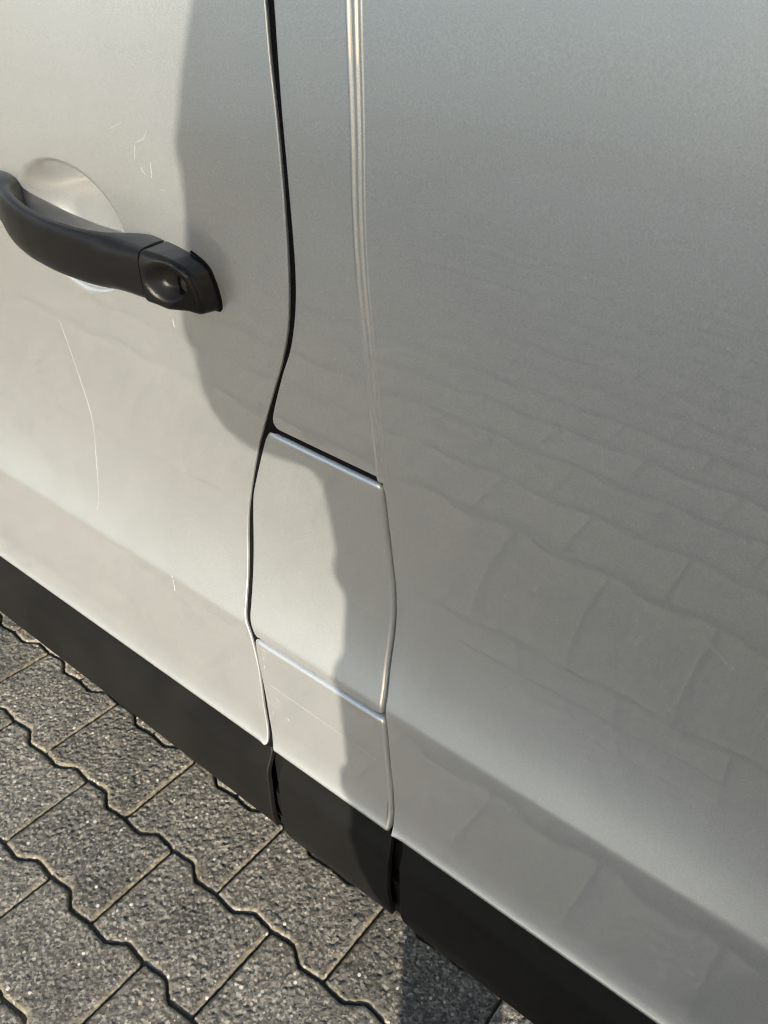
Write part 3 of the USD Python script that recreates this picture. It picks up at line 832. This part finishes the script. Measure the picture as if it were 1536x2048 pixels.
Bc = np.array([1.185, -.63, 0])
Fw = np.array([-.70, .714, 0]); Lf = np.array([-.714, -.70, 0]); Up = np.array([0, 0, 1.0])
pt = lambda l, fwd, z: Bc + Lf * l + Fw * fwd + Up * z
person = xform('person')
key(person, 'person in dark jacket and trousers holding a phone up towards the van', 'person')
head = finish([m3.Manifold.sphere(.098, 32).scale((.80, .95, 1.16)).rotate((0, 0, math.degrees(math.atan2(Fw[1], Fw[0])) - 90)).translate(tuple(pt(0, .05, 1.60)))]
              + chain([(pt(0, .13, 1.585), .014), (pt(0, .158, 1.565), .012)]) + chain([(pt(0, .02, 1.50), .056), (pt(0, -.01, 1.40), .062)])
              + chain([(pt(.078, .04, 1.61), .016), (pt(.082, .03, 1.58), .012)]) + chain([(pt(-.078, .04, 1.61), .016), (pt(-.082, .03, 1.58), .012)])
              + chain([(pt(-.025, .128, 1.535), .010), (pt(.025, .128, 1.535), .010)]), .012, 6)
hands = []
cam_p = C - RW[2] * .006
pr, pd, pf = RW[0], RW[1], RW[2]          # the phone's axes: right, down, forward
pc = C - pf * .0085 + pr * .030 + pd * .055   # phone body centre; its lens sits at the camera


def hand(side):
    g = pc + pr * (.036 * side) + pd * .03
    wrist = pc + pr * (.085 * side) + pd * .10 - pf * .06
    ps = chain([(wrist, .027), (g + pr * .022 * side + pd * .035 - pf * .02, .026), (g + pr * .020 * side - pd * .01 - pf * .012, .022)])
    for j in range(4):
        k0 = g + pr * .022 * side + pd * (.035 - .021 * j) - pf * .006
        ps += chain([(k0, .0095), (k0 + pf * .022 + pr * .002 * side, .0088), (k0 + pf * .030 - pr * .018 * side, .0080), (k0 + pf * .026 - pr * (.030 + .004 * (j % 3)) * side, .0072)])
    th = g + pr * .014 * side + pd * .045 - pf * .022
    ps += chain([(th, .012), (th - pr * .012 * side - pd * .025 - pf * .006, .0105), (th - pr * .026 * side - pd * .045 - pf * .002, .009)])
    return ps, wrist


hl, wl = hand(-1)
hr_, wr = hand(1)
skin_body = finish(hl, .004, 4), finish(hr_, .004, 4)
obj('head', head, skin, person, smooth=60)
obj('hand', skin_body[0], skin, person, smooth=60)
obj('hand', skin_body[1], skin, person, smooth=60)
hair = finish([m3.Manifold.sphere(.105, 32).scale((.84, .98, 1.1)).rotate((0, 0, math.degrees(math.atan2(Fw[1], Fw[0])) - 90)).translate(tuple(pt(0, .03, 1.632))) -
               m3.Manifold.cube((.4, .4, .4), True).rotate((0, 0, math.degrees(math.atan2(Fw[1], Fw[0])))).translate(tuple(pt(0, .285, 1.50))) -
               m3.Manifold.cube((.4, .4, .3), True).translate(tuple(pt(0, 0, 1.40)))], .012, 4)
obj('hair', hair, hairm, person, smooth=60)
el_l, el_r = pt(.267, -.06, 1.115), pt(-.33, -.04, 1.12)
jac = chain([(pt(.17, 0, 1.40), .075), (pt(-.17, 0, 1.40), .075)]) + chain([(pt(0, 0, 1.40), .10), (pt(-.02, .01, 1.25), .13), (pt(-.02, .0, 1.05), .13), (pt(-.05, 0, .62), .135)])
jac += chain([(pt(.15, 0, 1.38), .085), (pt(.105, 0, 1.2), .115), (pt(.080, 0, 1.02), .114), (pt(.060, 0, .90), .106), (pt(.045, 0, .80), .117), (pt(.02, 0, .66), .118)])
jac += chain([(pt(-.13, 0, 1.38), .085), (pt(-.12, 0, 1.2), .115), (pt(-.10, 0, 1.0), .12), (pt(-.16, 0, .55), .13)])
jac += chain([(pt(.215, 0, 1.44), .088), (pt(.232, -.02, 1.36), .066), (pt(.246, -.03, 1.29), .074), (pt(.252, -.03, 1.23), .066), (pt(.258, -.04, 1.17), .070), (el_l, .061), (pt(.19, .10, 1.06), .055), (wl, .036)]) + chain([(pt(-.22, 0, 1.42), .085), (el_r, .060), (wr, .036)])
jac += chain([(pt(0, .0, 1.45), .07), (pt(0, 0, 1.38), .10)])
for z_, e_, d_ in ((1.13, .205, .004), (1.05, .198, .014), (.99, .186, .002), (.94, .173, .012), (.885, .165, -.002), (.83, .163, .012), (.77, .156, .002), (.71, .147, .012), (.655, .139, .004)):
    jac.append(m3.Manifold.sphere(.034, 20).translate(tuple(pt(e_ + d_ - .034, -.01, z_))))
for z_, e_, d_ in ((1.42, .296, .010), (1.35, .298, .000), (1.28, .312, .012), (1.215, .312, .002), (1.15, .324, .009)):
    jac.append(m3.Manifold.sphere(.034, 20).translate(tuple(pt(e_ + d_ - .034, -.03, z_))))
obj('jacket', finish(jac, .012, 6), cloth, person, smooth=60)
legs = []
foot = {1: -.02, -1: -.26}
for s in (1, -1):
    legs += chain([(pt(.085 * s - .04, 0, .85), .095), (pt(.085 * s - .095, .02, .48), .076), (pt(foot[s], -.01, .09), .062)])
legs += chain([(pt(.03, 0, .88), .10), (pt(-.10, 0, .88), .10)])
obj('trousers', finish(legs, .02, 6), trouser, person, smooth=60)
for s in (1, -1):
    sh = [m3.Manifold.batch_hull([m3.Manifold.sphere(.042, 16).translate(tuple(pt(foot[s], -.06, .045))), m3.Manifold.sphere(.036, 16).translate(tuple(pt(foot[s] + .02 * s, .13, .038))),
                                  m3.Manifold.sphere(.040, 16).translate(tuple(pt(foot[s], -.01, .085)))])]
    obj('shoe', finish(sh, .012, 4), shoe_m, person, smooth=60)
phone = m3.Manifold.batch_hull([m3.Manifold.sphere(.004, 12).translate((sx * .032, sy * .070, sz * .0005)) for sx in (-1, 1) for sy in (-1, 1) for sz in (-1, 1)])
pm = trimesh.Trimesh(phone.to_mesh().vert_properties[:, :3], phone.to_mesh().tri_verts)
T4 = np.eye(4); T4[:3, :3] = np.c_[pr, pd, pf]; T4[:3, 3] = pc - pf * .004
pm.apply_transform(T4)
ph = xform('phone'); key(ph, 'black smartphone held in both hands in front of the person', 'phone')
obj('phone_body', pm, phone_m, ph, smooth=40)
